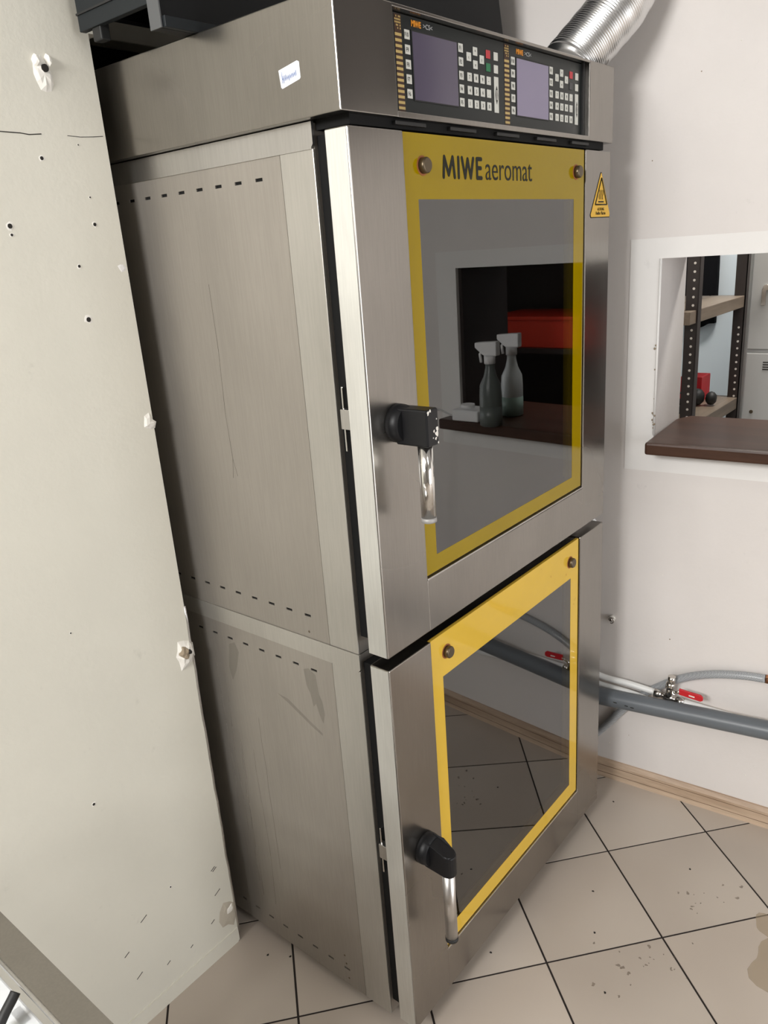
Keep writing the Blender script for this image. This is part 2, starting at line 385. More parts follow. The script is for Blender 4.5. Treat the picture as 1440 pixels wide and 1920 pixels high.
# other walls of the room, windows
struct(MB().box((-.04, 1.32), (YB, YB+.1), (0, ZC)).build('wall_back', 'room_dimmed'))
def wall_win(name, axis):
    b = MB()
    if axis == 'y':   # rear wall y=YF, opening added for the rear fill light x -.9..1.0, z .10..2.15
        b.box((XL, -.90), (YF-.1, YF), (0, ZC)).box((1.0, 1.48), (YF-.1, YF), (0, ZC)).box((-.90, 1.0), (YF-.1, YF), (0, .10)).box((-.90, 1.0), (YF-.1, YF), (2.15, ZC))
    else:
        b.box((XL-.1, XL), (YF, -.80), (0, ZC)).box((XL-.1, XL), (.36, YB), (0, ZC)).box((XL-.1, XL), (-.80, .36), (0, 2.3)).box((XL-.1, XL), (-.80, .36), (2.9, ZC))
    return struct(b.build(name, 'room_dimmed'))
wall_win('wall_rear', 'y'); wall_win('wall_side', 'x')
w1 = struct(MB().box((-.90, -.84), (YF-.08, YF-.03), (.10, 2.15)).box((.94, 1.0), (YF-.08, YF-.03), (.10, 2.15)).box((-.84, .94), (YF-.08, YF-.03), (.10, .16)).box((-.84, .94), (YF-.08, YF-.03), (2.09, 2.15)).box((.02, .08), (YF-.08, YF-.03), (.16, 2.09)).build('window_fill', 'white_plastic'))  # added frame around the rear fill, sized to brighten wall and floor
w2 = struct(MB().box((XL-.08, XL-.03), (-.80, -.75), (2.3, 2.9)).box((XL-.08, XL-.03), (.31, .36), (2.3, 2.9)).box((XL-.08, XL-.03), (-.75, .31), (2.3, 2.35)).box((XL-.08, XL-.03), (-.75, .31), (2.85, 2.9)).box((XL-.08, XL-.03), (-.245, -.195), (2.35, 2.85)).build('window_2', 'white_plastic'))
# pale beam on the back wall, seen in the gap above the hood
struct(MB().box((-.038, 1.0), (.80, .86), (2.118, 2.210), .002).build('trim_2', 'plaster_left'))
struct(MB().box((-.038, 1.0), (.87, .90), (0, 2.40)).build('void_sheet', 'black'))  # black sheet added in place of the unlit void behind the ovens

# ceiling lamps
def ceiling_lamp(x, y, sx, sy, power, label, z=ZC):
    t = thing('ceiling_light', (x, y, z), label, 'ceiling light')
    MB().box((x-sx/2, x+sx/2), (y-sy/2, y+sy/2), (z-.05, z), .004).build('housing', 'white_plastic', t)
    MB().box((x-sx/2+.015, x+sx/2-.015), (y-sy/2+.015, y+sy/2-.015), (z-.062, z-.05), .003).build('diffuser', 'lamp', t)
    area('ceiling_light_glow', (x, y, z-.07), (0, 0, 0), sx-.05, sy-.05, power, (1, .965, .91))
ceiling_lamp(-1.75, -.55, .30, 1.25, 3, 'long white ceiling light over the left side of the room')
ceiling_lamp(-.60, -2.1, .30, 1.25, 3, 'long white ceiling light near the rear wall')

# ---------------------------------------------------------------- pass-through sill and what stands on it
sl = MB()
pts = [wp(-.057, 1.102, .093), wp(-.057, 1.102, -.21), wp(-.085, 1.102, -.262), wp(-.61, 1.102, -.262), wp(-.61, 1.102, .093)]
sl.prism(pts, (0, 0, .033), .006)
struct(sl.build('window_sill', 'sill'))['label'] = 'dark walnut shelf in the pass-through opening'
def spray_bottle(x, y, s, liquid, label, body='bottle'):
    t = thing('spray_bottle', (x, y, 1.1352), label, 'bottle', 'spray bottles on the pass-through shelf')
    z = 1.1352
    prof = [(.0, .030), (.004, .034), (.09, .034), (.125, .032), (.15, .020), (.175, .014), (.19, .0135)]
    MB().tube([(x, y, z+a*s) for a, r in prof], [r*s for a, r in prof], 20).build('bottle_body', body, t)
    MB().tube([(x, y, z+.002), (x, y, z+.06*s)], .0345*s, 20).build('liquid', liquid, t)
    MB().tube([(x, y, z+.188*s), (x, y, z+.212*s)], .017*s, 14).build('cap', 'white_plastic', t)
    MB().prism([(x-.012, y-.045*s, z+.235*s), (x-.012, y-.045*s, z+.25*s), (x-.012, y+.03*s, z+.255*s), (x-.012, y+.03*s, z+.212*s), (x-.012, y-.015*s, z+.212*s)], (.024, 0, 0), .003).build('spray_head', 'white_plastic', t)
    MB().tube([(x, y-.02*s, z+.232*s), (x, y-.034*s, z+.215*s), (x, y-.03*s, z+.19*s)], .004, 8).build('trigger', 'white_plastic', t)
spray_bottle(1.185, -.425, 1.0, 'green', 'pale spray bottle on the walnut shelf, nearer the storeroom')
spray_bottle(1.035, -.410, .98, 'bottle_dark', 'dark spray bottle on the walnut shelf, nearer the front edge', 'bottle_dark')
t = thing('router_box', (1.085, -.525, 1.1352), 'small white box with a cable on the walnut shelf', 'box')
MB().box((1.045, 1.125), (-.560, -.465), (1.1352, 1.170), .004).build('case', 'white_plastic', t)
MB().tube([(1.085, -.525, 1.170), (1.085, -.525, 1.182)], .022, 16).build('button', 'white_plastic', t)
MB().tube(bez([(1.05, -.562, 1.15), (1.03, -.60, 1.17), (1.01, -.605, 1.15), (.985, -.605, 1.12), (.975, -.62, 1.02), (.99, -.64, .6), (1.02, -.66, .42)]), .003, 8).build('cable', 'white_plastic', t)

# ---------------------------------------------------------------- ovens
X0, X1, YBK = .012, .900, .80
def plate_holes(b, xa, xb, y0, y1, z0, z1, rows):
    """vertical sheet x in xa..xb with real slots; rows = [(zc, h, [(ya,yb),...])]"""
    rows = sorted(rows); zc = z0
    for z, hh, sl_ in rows:
        b.box((xa, xb), (y0, y1), (zc, z-hh/2)); yc = y0
        for ya, yb in sorted(sl_): b.box((xa, xb), (yc, ya), (z-hh/2, z+hh/2)); yc = yb
        b.box((xa, xb), (yc, y1), (z-hh/2, z+hh/2)); zc = z+hh/2
    b.box((xa, xb), (y0, y1), (zc, z1)); return b
SL = [(.21+.05165*k-.0085, .21+.05165*k+.0085) for k in range(12)]

def oven_body(t, zb, zt, band0, slotrows, tail=None):
    b = MB(); b.box((X0+.0035, X1), (.082, YBK), (zb, zt-.002))
    b.build('body', 'steel_side', t)
    b = MB(); plate_holes(b, X0, X0+.0025, .1565, YBK, zb, band0, [(z, .0052, SL) for z in slotrows]); b.build('side_panel', 'steel_side', t)
    b = MB(); b.box((X0-.0006, X0+.0034), (.082, .1545), (zb, band0), .0006); b.build('corner_panel', 'steel', t)
    b = MB(); b.box((X0-.0025, X0+.003), (.080, YBK), (band0-.001, zt-.002), .0012); b.build('top_band', 'steel_bright', t)
    b = MB(); b.box((X0+.0030, X0+.0036), (.158, YBK), (band0-.05, band0)); 
    b.bm.free()
    MB().box((.022, .885), (.046, .0818), (zb+.035, zt-.02)).build('door_seal', 'black', t)

def oven_door(t, z0, z1, P, Wn, ymat, clips, handle_z, tube_z, worn, W=.905):
    """P = enamel panel (x0,x1,z0), Wn = pane (x0,x1,z0,z1)"""
    b = MB()
    b.box((0, P[0]), (0, .046), (z0, z1), .0022); b.box((P[1], W), (0, .046), (z0, z1), .0022)
    b.box((P[0]-.003, P[1]+.003), (0, .046), (z0, P[2]-.001), .0022)
    b.box((P[0]-.002, P[1]+.002), (.0125, .046), (P[2]-.002, Wn[2]), 0); b.box((P[0]-.002, P[1]+.002), (.0125, .046), (Wn[3], z1-.002), 0)
    b.box((P[0]-.002, Wn[0]), (.0125, .046), (Wn[2], Wn[3])); b.box((Wn[1], P[1]+.002), (.0125, .046), (Wn[2], Wn[3]))
    d = b.build('door', 'steel', t)
    MB().box((-.0007, .0001), (.0028, .0438), (z0+.002, z1-.002)).build('lit_door_edge', 'edge_steel', d)  # paler slab: window light on the door side put into its colour
    b = MB(); ya, yb = .0035, .0105
    px0, px1, pz0, pz1 = P[0]+.0025, P[1]-.0035, P[2]+.006, z1-.001
    b.box((px0, Wn[0]), (ya, yb), (pz0, pz1)); b.box((Wn[1], px1), (ya, yb), (pz0, pz1)); b.box((Wn[0], Wn[1]), (ya, yb), (pz0, Wn[2])); b.box((Wn[0], Wn[1]), (ya, yb), (Wn[3], pz1))
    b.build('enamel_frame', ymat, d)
    MB().box((Wn[0], Wn[1]), (ya+.0003, yb-.002), (Wn[2], Wn[3])).build('window_pane', 'glass', d)
    MB().box((P[0]-.0005, P[1]+.0005), (.0108, .0124), (P[2]-.0005, z1-.001)).bm.free()
    b = MB(); b.box((P[0], P[1]), (-.0005, .010), (P[2]-.0012, P[2]+.0022), .0008); b.build('glass_ledge', 'steel_bright', d)
    for cx, cz in clips:
        MB().tube([(cx, .0036, cz), (cx, .0030, cz)], .0155, 20).build('rust_ring', 'rust', d)
        MB().tube([(cx, .0035, cz), (cx, -.006, cz), (cx, -.0085, cz)], [.0125, .0125, .0105], 20).build('glass_clip', 'bolt', d)
    hx = .070
    hm = 'handle_worn' if worn else 'handle_black'
    MB().tube([(hx, 0, handle_z), (hx, -.010, handle_z), (hx, -.024, handle_z)], [.033, .033, .030], 28).build('handle_boss', 'handle_black', d)
    b = MB(); t_ = bmesh.new(); hw = .0165; ye = -.0575
    plan = [(-hw, -.010), (-hw, -.036)] + ([(-hw, -.0715), (-hw+.003, -.0745), (hw-.003, -.0745), (hw, -.0715)] if worn else [(-hw*math.cos(q*math.pi/10), ye-hw*math.sin(q*math.pi/10)) for q in range(11)]) + [(hw, -.036), (hw, -.010)]
    def top(y): return handle_z+.029 if worn else handle_z + .031 - .019*max(0., min(1., (-y-.020)/.045))**1.3
    lo_ = [t_.verts.new((hx+px, y, handle_z-.033-(0 if worn else .004*min(1, -y/.06)))) for px, y in plan]; hi_ = [t_.verts.new((hx+px, y, top(y))) for px, y in plan]
    t_.faces.new(lo_[::-1]); t_.faces.new(hi_); n_ = len(plan)
    for k in range(n_): t_.faces.new((lo_[k], lo_[(k+1) % n_], hi_[(k+1) % n_], hi_[k]))
    bmesh.ops.recalc_face_normals(t_, faces=t_.faces)
    bmesh.ops.bevel(t_, geom=[e for e in t_.edges if all(v in hi_ for v in e.verts) or all(v in lo_ for v in e.verts)], offset=.003, segments=2, profile=.5, affect='EDGES')
    b._add(t_)
    b.build('handle_arm', hm, d)
    MB().tube([(hx, -.056, handle_z-.028), (hx, -.056, tube_z+.008)], .0130, 24).build('handle_grip', 'chrome' if worn else 'satin', d)
    MB().tube([(hx, -.056, tube_z+.009), (hx, -.056, tube_z+.001), (hx, -.056, tube_z)], [.0136, .0136, .0120], 24).build('handle_cap', 'worn_cap' if worn else 'rubber', d)
    return d
def cavity(t, x0, x1, z0, z1):
    b = MB(); t_ = bmesh.new()
    bmesh.ops.create_cube(t_, size=1, matrix=Matrix.Translation(((x0+x1)/2, .31, (z0+z1)/2)) @ Matrix.Diagonal((x1-x0, .50, z1-z0, 1)))
    f = min(t_.faces, key=lambda f: f.calc_center_median().y); t_.faces.remove(f)
    bmesh.ops.reverse_faces(t_, faces=t_.faces); b._add(t_); b.build('cavity', 'cavity', t)
    for x in (x1-.010, x1-.035, x1-.060, x1-.16):
        MB().tube([(x, .092, z0), (x, .092, z1)], .0014, 6).build('tray_rail', 'edge_steel', t)
def cut(o, x, y, z):
    pass

# body front needs an opening for the cavity, so the body is built as a shell
def oven_shell(t, zb, zt, band0, slotrows, cav):
    x0, x1, z0, z1 = cav
    b = MB()
    b.box((X0+.0035, x0), (.082, YBK), (zb, zt-.002)); b.box((x1, X1), (.082, YBK), (zb, zt-.002))
    b.box((x0, x1), (.082, YBK), (zb, z0)); b.box((x0, x1), (.082, YBK), (z1, zt-.002)); b.box((x0, x1), (.57, YBK), (z0, z1))
    b.build('body', 'steel_side', t)
    b = MB(); plate_holes(b, X0, X0+.0025, .1565, YBK, zb, band0, [(z, .0052, SL) for z in slotrows]); b.build('side_panel', 'steel_side', t)
    MB().box((X0+.0027, X0+.0034), (.157, YBK), (zb, band0)).build('side_liner', 'black', t)
    MB().box((X0-.0008, X0+.0034), (.082, .1558), (zb, band0), .0013).build('corner_panel', 'steel_corner', t)
    pts = [(X0-.0025, .080, band0+.006), (X0-.0025, .086, band0-.001), (X0-.0025, YBK, band0-.001), (X0-.0025, YBK, zt-.0005), (X0-.0025, .080, zt-.0005)]
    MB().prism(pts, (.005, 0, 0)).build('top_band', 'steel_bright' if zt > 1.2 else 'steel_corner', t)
    b = MB()
    b.box((.022, x0), (.0465, .0818), (zb+.035, zt-.02)); b.box((x1, .885), (.0465, .0818), (zb+.035, zt-.02))
    b.box((x0, x1), (.0465, .0818), (zb+.035, z0)); b.box((x0, x1), (.0465, .0818), (z1, zt-.02)); b.build('door_seal', 'black', t)
    cavity(t, x0, x1, z0, z1)
    MB().box((.02, X1-.01), (.075, .0822), (zb+.03, zt-.004)).bm.free()

# lower oven
LO = thing('convection_oven', (.45, .40, 0), 'stainless lower oven standing on the tiles, pale yellow window frame', 'oven')
oven_shell(LO, .030, .9418, .9044, [.0773, .8686], (.15, .74, .20, .86))
for fx in (.06, .84):
    for fy in (.14, .72): MB().tube([(fx, fy, 0), (fx, fy, .032)], .022, 14).build('foot', 'rubber', LO)
MB().box((.03, .88), (.10, .78), (.012, .031)).build('plinth', 'rubber', LO)
dL = oven_door(LO, .055, .937, (.1290, .771, .1677), (.167, .7265, .217, .842), 'yellow_pale', [(.183, .892), (.722, .887)], .494, .283, False)
# upper oven with control hood
UO = thing('convection_oven', (.45, .40, .9419), 'stainless upper oven with control hood, deep yellow window frame', 'oven')
oven_shell(UO, .9419, 1.8490, 1.8116, [.9911, 1.780], (.15, .74, 1.08, 1.75))
dU = oven_door(UO, .961, 1.832, (.1310, .779, 1.067), (.1675, .7285, 1.106, 1.732), 'yellow', [(.183, 1.783), (.738, 1.786)], 1.380, 1.212, True)
# paint worn off the upper handle's end
for k, (cx, cz, r) in enumerate([(.0800, 1.366, .0065), (.0815, 1.375, .0045), (.0765, 1.359, .0028), (.0720, 1.372, .0024), (.0800, 1.391, .0016), (.0580, 1.404, .0036), (.0640, 1.4065, .0028), (.0825, 1.351, .0020), (.0690, 1.361, .0014)]):
    blob((cx, cz), r*.8, 9, .4, .0003, -.0746, 'chip', 'paint_chip', dU, 200+k, 1.15)
# latches in the door gaps
for t, z in ((UO, 1.394), (LO, .500)):
    MB().box((.006, .016), (.060, .064), (z-.055, z+.055), .001).build('latch_plate', 'chrome', t)
    MB().box((.002, .016), (.046, .066), (z-.016, z+.018), .001).build('latch_bolt', 'steel_bright', t)
# rivets and stains on the sides
for t, y, z in ((UO, .211, .955), (LO, .207, .050), (LO, .214, .115), (LO, .211, .092)):
    MB().ico((X0, y, z), .0028, 1, (.4, 1, 1)).build('rivet', 'bolt', t)
def streak(t, pts, wdt, m):
    b = MB()
    for p, q in zip(pts, pts[1:]): b.tube([(X0+.0002, *p), (X0+.0002, *q)], wdt, 5)
    b.build('dried_drip', m, t)
MAT['drip'] = mat('dried_drip', (.13, .115, .095), .8, .0)
streak(UO, [(.375, 1.62), (.373, 1.50), (.378, 1.38), (.374, 1.29), (.380, 1.25)], .0006, 'drip')
streak(UO, [(.374, 1.29), (.366, 1.255)], .0005, 'drip')
rnd = random.Random(3)
for k in range(6):
    y = rnd.uniform(.36, .56); z = rnd.uniform(.55, .80); p = [(y, z)]
    for _ in range(6): z -= rnd.uniform(.05, .09); y += rnd.uniform(-.004, .004); p.append((y, max(.04, z)))
    streak(LO, p, .0005, 'drip')
MAT['smear'] = film0 = mat('dried_smear', (.16, .15, .12), .6); bsdf(film0).inputs['Alpha'].default_value = .22
for pts in ([(.240, .862), (.226, .868), (.207, .858), (.203, .815), (.196, .80), (.192, .772), (.199, .748), (.207, .765), (.214, .79), (.222, .78), (.228, .81), (.236, .825)],
            [(.475, .852), (.455, .862), (.445, .840), (.462, .79), (.480, .76), (.487, .79)],
            [(.33, .775), (.30, .762), (.235, .728), (.205, .716), (.205, .722), (.245, .742), (.30, .772)]):
    MB().prism([(X0-.0002, y, z) for y, z in pts], (.0004, 0, 0)).build('dried_smear', 'smear', LO)
# lettering on the upper door
def capsule(b, p, q, w, y, th):
    """rounded flat stroke p-q in the xz plane"""
    p, q = Vector((p[0], p[1])), Vector((q[0], q[1])); d_ = (q-p).normalized(); n_ = Vector((-d_.y, d_.x)); pts = []
    for c, s0 in ((q, -90), (p, 90)):
        for k in range(7):
            a_ = math.radians(s0 + 30*k); v_ = d_*math.cos(a_)+n_*math.sin(a_); r_ = c+v_*w; pts.append((r_.x, y, r_.y))
    b.prism(pts, (0, -th, 0))
def strokes(parts, x0, x1, z0, z1, w, parent, m='print'):
    for k, st_ in enumerate(parts):
        b = MB()
        for i, (p, q) in enumerate(st_):
            f_ = lambda c: (x0+w+(x1-x0-2*w)*c[0], z0+w+(z1-z0-2*w)*c[1])
            capsule(b, f_(p), f_(q), w, .0034-.00002*i, .0004)
        b.build('letter', m, parent)
strokes([[((0, 0), (.03, 1)), ((.03, 1), (.13, .12)), ((.13, .12), (.24, 1)), ((.24, 1), (.28, 0))],
         [((.385, 0), (.385, 1))],
         [((.48, 1), (.555, 0)), ((.555, 0), (.63, .95)), ((.63, .95), (.705, 0)), ((.705, 0), (.78, 1))],
         [((.88, 0), (.88, 1)), ((.88, 1), (1, 1)), ((.88, .52), (.985, .52)), ((.88, 0), (1, 0))]], .2385, .3640, 1.7640, 1.8020, .0034, dU)
def fit(o, x0, x1, z0, z1):
    """stretch a lettering mesh to the printed extent"""
    bs = BASE[o.name]; vs = o.data.vertices
    a0 = min(v.co.x for v in vs); a1 = max(v.co.x for v in vs); b0 = min(v.co.z for v in vs); b1 = max(v.co.z for v in vs)
    for v in vs:
        v.co.x = x0-bs.x + (v.co.x-a0)/(a1-a0)*(x1-x0); v.co.z = z0-bs.z + (v.co.z-b0)/(b1-b0)*(z1-z0)
o = MB().text('aeromat', face_xz(.372, .0033, 1.7655), size=.04, offset=-.0002).build('lettering', 'print', dU); fit(o, .3745, .545, 1.7645, 1.7955)
# warning triangle
def tri(a, b_, c, y, th, m, name, parent, bev=0):
    return MB().prism([(a[0], y, a[1]), (b_[0], y, b_[1]), (c[0], y, c[1])], (0, -th, 0)).build(name, m, parent)
MB().prism([(.853, -.0002, 1.788), (.857, -.0002, 1.788), (.905, -.0002, 1.698), (.902, -.0002, 1.692), (.805, -.0002, 1.692), (.801, -.0002, 1.698)], (0, -.0004, 0)).build('warning_sticker', 'print', dU)
st = MB().prism([(.8535, -.0006, 1.786), (.8565, -.0006, 1.786), (.9035, -.0006, 1.699), (.901, -.0006, 1.694), (.806, -.0006, 1.694), (.8035, -.0006, 1.699)], (0, -.0003, 0)).build('warning_sticker', 'warn', dU, label='yellow hot-surface warning triangle')
b = MB(); ring = [(.856, 1.776), (.886, 1.720), (.825, 1.720)]
for p, q in zip(ring, ring[1:]+ring[:1]): b.tube([(p[0], -.001, p[1]), (q[0], -.001, q[1])], .0016, 5)
for k, x in enumerate((.847, .855, .863)): b.tube(bez([(x, -.001, 1.731), (x-.002, -.001, 1.737), (x+.002, -.001, 1.744), (x, -.001, 1.751)], 4), .0010, 5)
b.box((.841, .869), (-.0014, -.0009), (1.7245, 1.7275)); b.build('warning_symbol', 'print', dU)
o = MB().text('ACHTUNG', face_xz(.835, -.0010, 1.709), size=.010).build('lettering', 'print', dU); fit(o, .837, .872, 1.7075, 1.7135)
o = MB().text('Hei\u00dfe Fl\u00e4che', face_xz(.825, -.0010, 1.70), size=.010).build('lettering', 'print', dU); fit(o, .828, .880, 1.6985, 1.7055)

# control hood: folded sheet with a recess for the panels
HX0, HX1, HZ0, HZ1 = -.0105, .914, 1.8500, 2.0045
RX0, RX1, RZ0, RZ1 = .1230, .7925, 1.8590, 1.9990
b = MB()
b.box((HX0, RX0), (0, YBK), (HZ0, HZ1), .0018); b.box((RX1, HX1), (0, YBK), (HZ0, HZ1), .0018)
b.box((RX0-.002, RX1+.002), (0, YBK), (HZ0, RZ0), .0012); b.box((RX0-.002, RX1+.002), (0, YBK), (RZ1, HZ1), .0012); b.box((RX0-.001, RX1+.001), (.021, YBK), (RZ0-.001, RZ1+.001))
b.build('control_hood', 'steel', UO)
MB().box((.02, .89), (.012, .08), (1.836, 1.8499)).build('vent_gap', 'black', UO)
for k in range(5): MB().box((.12+.15*k, .20+.15*k), (.004, .014), (1.8405, 1.8465), .001).build('vent_clip', 'rubber', UO)
MB().box((RX1-.0085, RX1-.001), (.011, .021), (RZ0, RZ1)).build('panel_end_strip', 'rubber', UO)
for k, sc in enumerate(('screen', 'screen_pale')):
    ox = .323*k
    P = MB().box(((RX0+.0005) if k == 0 else .4665, .4660+ox-.0003 if k == 0 else RX1-.009), (.0150, .0208), (RZ0+.001, RZ1-.001), .0006).build('control_panel', 'panel_black', UO)
    yf = .0150
    MB().box((.144+ox, .1610+ox), (yf-.0002, yf), (1.8622, 1.9965)).build('stripe_field', 'brown', P)
    st0 = None
    for j in range(14):
        z = 1.8650 + j*.00785
        if st0 is None: st0 = MB().box((.144+ox, .1605+ox), (yf-.0005, yf-.0001), (z, z+.0040)).build('stripe', 'gold', P)
        else: share(st0, 'stripe', P, (0, 0, j*.00785))
    b = MB(); rnd = random.Random(2)
    for i in range(5):
        for j in range(5):
            if rnd.random() < .72: b.box((.1448+.0031*i+ox, .1470+.0031*i+ox), (yf-.0005, yf-.0001), (1.9762+.004*j, 1.9786+.004*j))
    b.build('emblem', 'gold', P)
    MB().box((.1850+ox, .3128+ox), (yf-.0012, yf), (1.8795, 1.9800), .0005).build('screen_bezel', 'rubber', P)
    MB().box((.1868+ox, .3108+ox), (yf-.0016, yf-.0011), (1.8815, 1.9775)).build('screen', sc, P)
    o = MB().text('MIWE', face_xz(.187+ox, yf-.0003, 1.985), size=.01, offset=.0003).build('lettering', 'orange', P); fit(o, .187+ox, .2125+ox, 1.9845, 1.9935)
    o = MB().text('>CS<', face_xz(.2195+ox, yf-.0003, 1.985), size=.01).build('lettering', 'grey_print', P); fit(o, .2185+ox, .2435+ox, 1.9855, 1.9925)
    k0 = MB().box((-.00675+.1741+ox, .00675+.1741+ox), (yf-.0011, yf), (1.9716-.0066, 1.9716+.0066), .0004).build('key', 'key', P)
    bm = bmesh.new(); bm.from_mesh(k0.data); bm.free()
    spots = []; leg = []
    for j in range(5):
        z = 1.9716-.02067*j
        spots += [(.1741, z, None), (.3234, z, None)]; leg += [(.1741, z, 'F%d' % (10-j)), (.3234, z, 'F%d' % (j+1))]
    for (x, z, c) in [(.3483, 1.9613, '\u2039'), (.3685, 1.9716, '^'), (.3685, 1.9511, 'v'), (.3898, 1.9613, '\u203a')]: spots.append((x, z, None)); leg.append((x, z, c))
    nums = ['7', '8', '9', '-', '4', '5', '6', '.', '1', '2', '3', '0']
    for r in range(3):
        for c in range(4): spots.append((.3490+.0207*c, 1.9303-.0207*r, None)); leg.append((.3490+.0207*c, 1.9303-.0207*r, nums[r*4+c]))
    spots += [(.4107, 1.9721, 'key_red'), (.4107, 1.9514, 'key_green' if k == 0 else 'key_dark'), (.4365, 1.9716, None), (.4365, 1.9512, None)]
    for i, (x, z, c) in enumerate(spots):
        if i == 0: continue
        share(k0, 'key', P, (x-.1741, 0, z-1.9716), c)
    tk = MB().box((.4365-.0072+ox, .4365+.0072+ox), (yf-.0011, yf), (1.8805, 1.9390), .0004).build('rocker_key', 'key', P)
    MB().prism([(.4365+ox+a*.0042, yf-.0012, 1.9095+bz*.0150) for a, bz in [(0, -1), (.7, -.55), (1, 0), (.7, .55), (0, 1), (-.7, .55), (-1, 0), (-.7, -.55)]], (0, -.0003, 0)).build('rocker_mark', 'panel_black', P)
    MB().box((.4355+ox, .4375+ox), (yf-.0018, yf-.0014), (1.9015, 1.9175)).build('rocker_mark', 'chip', P)
    b = MB()
    for x, z, c in leg: b.text(c, face_xz(x-.0026*len(c)*.8+ox, yf-.0012, z-.0032), size=.0085, offset=.0001, sx=.8, extrude=.0001)
    b.build('key_legend', 'print', P)['kind'] = 'stuff'
# handwritten paper label on the hood's side
HXs = HX0 - .0004
lb = MB().prism([(HXs, .117, 1.9200), (HXs, .0775, 1.9265), (HXs, .0735, 1.9245), (HXs, .0730, 1.9040), (HXs, .0750, 1.9020), (HXs, .1120, 1.8950), (HXs, .1145, 1.8970)], (.0004, 0, 0)).build('paper_label', 'paper', UO, label='white handwritten paper sticker')
b = MB(); sc_ = []
for k in range(30):
    u = k/29; sc_.append((HXs-.0002, .1095-.029*u, 1.9065+.004*u+.0045*math.sin(k*2.1)*(1.3 if k < 5 else .75)*(1 if k % 7 else 1.7)))
b.tube(sc_, .0004, 5); b.tube([(HXs-.0002, .1105, 1.902), (HXs-.0002, .1105, 1.917)], .0004, 5); b.build('handwriting', 'ink', lb)

# ---------------------------------------------------------------- things on top of the oven
# black sheet metal box
ZT = HZ1
BX = thing('equipment_box', (.45, .45, ZT), 'black sheet-metal box standing on top of the control hood', 'box')
MB().prism([(-.072, .300, ZT), (.975, .300, ZT), (.930, .300, 2.205), (.840, .300, 2.48), (-.072, .300, 2.48)], (0, .022, 0), .0012).build('front_panel', 'blackbox', BX)
MB().box((-.074, -.0715), (.296, .324), (ZT, 2.48)).build('edge_post', 'postgrey', BX)
MB().box((-.070, .20), (.290, .2995), (ZT, ZT+.016), .001).build('bottom_rail', 'greybox', BX)
MB().box((-.072, -.060), (.326, .520), (2.042, 2.48), .001).build('side_panel', 'greybox', BX)
MB().box((-.0745, -.072), (.326, .520), (2.066, 2.069)).build('panel_seam', 'rubber', BX)
MB().box((-.060, .86), (.500, .52), (2.068, 2.48)).build('back_panel', 'blackbox', BX)
MB().box((-.072, .85), (.300, .52), (2.48, 2.49)).build('top_panel', 'blackbox', BX)
MB().prism([(.955, .322, ZT), (.915, .322, 2.205), (.83, .322, 2.48), (.82, .322, 2.48), (.905, .322, 2.205), (.945, .322, ZT)], (0, .198, 0)).build('side_panel', 'blackbox', BX)
MB().box((-.068, -.050), (.465, .490), (2.022, 2.05), .002).build('foot', 'rubber', BX)
# flexible foil duct, ribbed
path = bez([(.851, .0772, ZT+.0015), (.8525, .0765, ZT+.009), (.872, .066, 2.034), (.922, .036, 2.088), (.972, .008, 2.144), (1.000, -.022, 2.23), (1.008, -.06, 2.40), (1.0, -.09, 2.70), (.99, -.10, 2.995)], 40)
# resample evenly, alternate radius for the corrugation
L = [0]
for a, c in zip(path, path[1:]): L.append(L[-1]+(c-a).length)
def at(s):
    for i in range(len(L)-1):
        if L[i+1] >= s: q = (s-L[i])/max(1e-9, L[i+1]-L[i]); return path[i].lerp(path[i+1], q)
    return path[-1]
N = 760; pp = [at(L[-1]*k/N) for k in range(N+1)]; rr = [.0615+(.0016 if (k//2) % 2 else -.0014)+.0005*math.sin(k*.21) for k in range(N+1)]
tag(MB().tube(pp, rr, 36, cap=False).build('exhaust_duct', 'duct'), 'corrugated silver foil duct rising from the oven top', 'duct')

# ---------------------------------------------------------------- pipes on the right wall
def wpath(l): return bez([wp(y, z, o) for y, z, o in l], 8)
t = thing('drain_pipe', wp(-.4, .31, .035), 'thick grey plastic drain pipe along the right wall', 'pipe')
MB().tube([wp(.60, .308, .072), wp(.052, .334, .072), wp(-.414, .363, .072), wp(-1.25, .412, .072)], .0262, 20).build('pipe_run', 'pipe_grey', t)
MB().tube(bez([wp(-1.25, .412, .072), wp(-1.30, .405, .072), wp(-1.325, .37, .072), wp(-1.325, .30, .072), wp(-1.325, .001, .072)], 6), .0275, 20).build('elbow', 'pipe_grey', t)
for y, z in ((-.002, .341), (-.035, .3395), (-.052, .3385)):
    p = wp(y, z, .0980); MB().box((p.x-.001, p.x+.002), (p.y-.005, p.y+.005), (p.z-.001, p.z+.001)).build('print_mark', 'print', t)
tag(MB().tube(wpath([(.50, .44, .034), (.20, .414, .034), (.066, .380, .034), (-.015, .377, .034), (-.101, .370, .034)]), .0095, 14).build('water_pipe', 'pipe_white'), 'white water pipe running from behind the oven to the tap', 'pipe')
tag(MB().tube(wpath([(-.177, .360, .034), (-.23, .356, .032), (-.34, .343, .024), (-.41, .312, .018), (-.50, .292, .015), (-.60, .286, .015), (-1.20, .280, .015)]), .0095, 14).build('water_pipe', 'pipe_white'), 'white water pipe dipping behind the grey drain pipe', 'pipe')
tag(MB().tube(wpath([(.50, .385, .034), (.20, .362, .034), (.066, .351, .034), (-.03, .347, .034), (-.11, .335, .034)]), .0085, 14).build('water_pipe', 'pipe_white'), 'lower white water pipe just above the grey drain pipe', 'pipe')
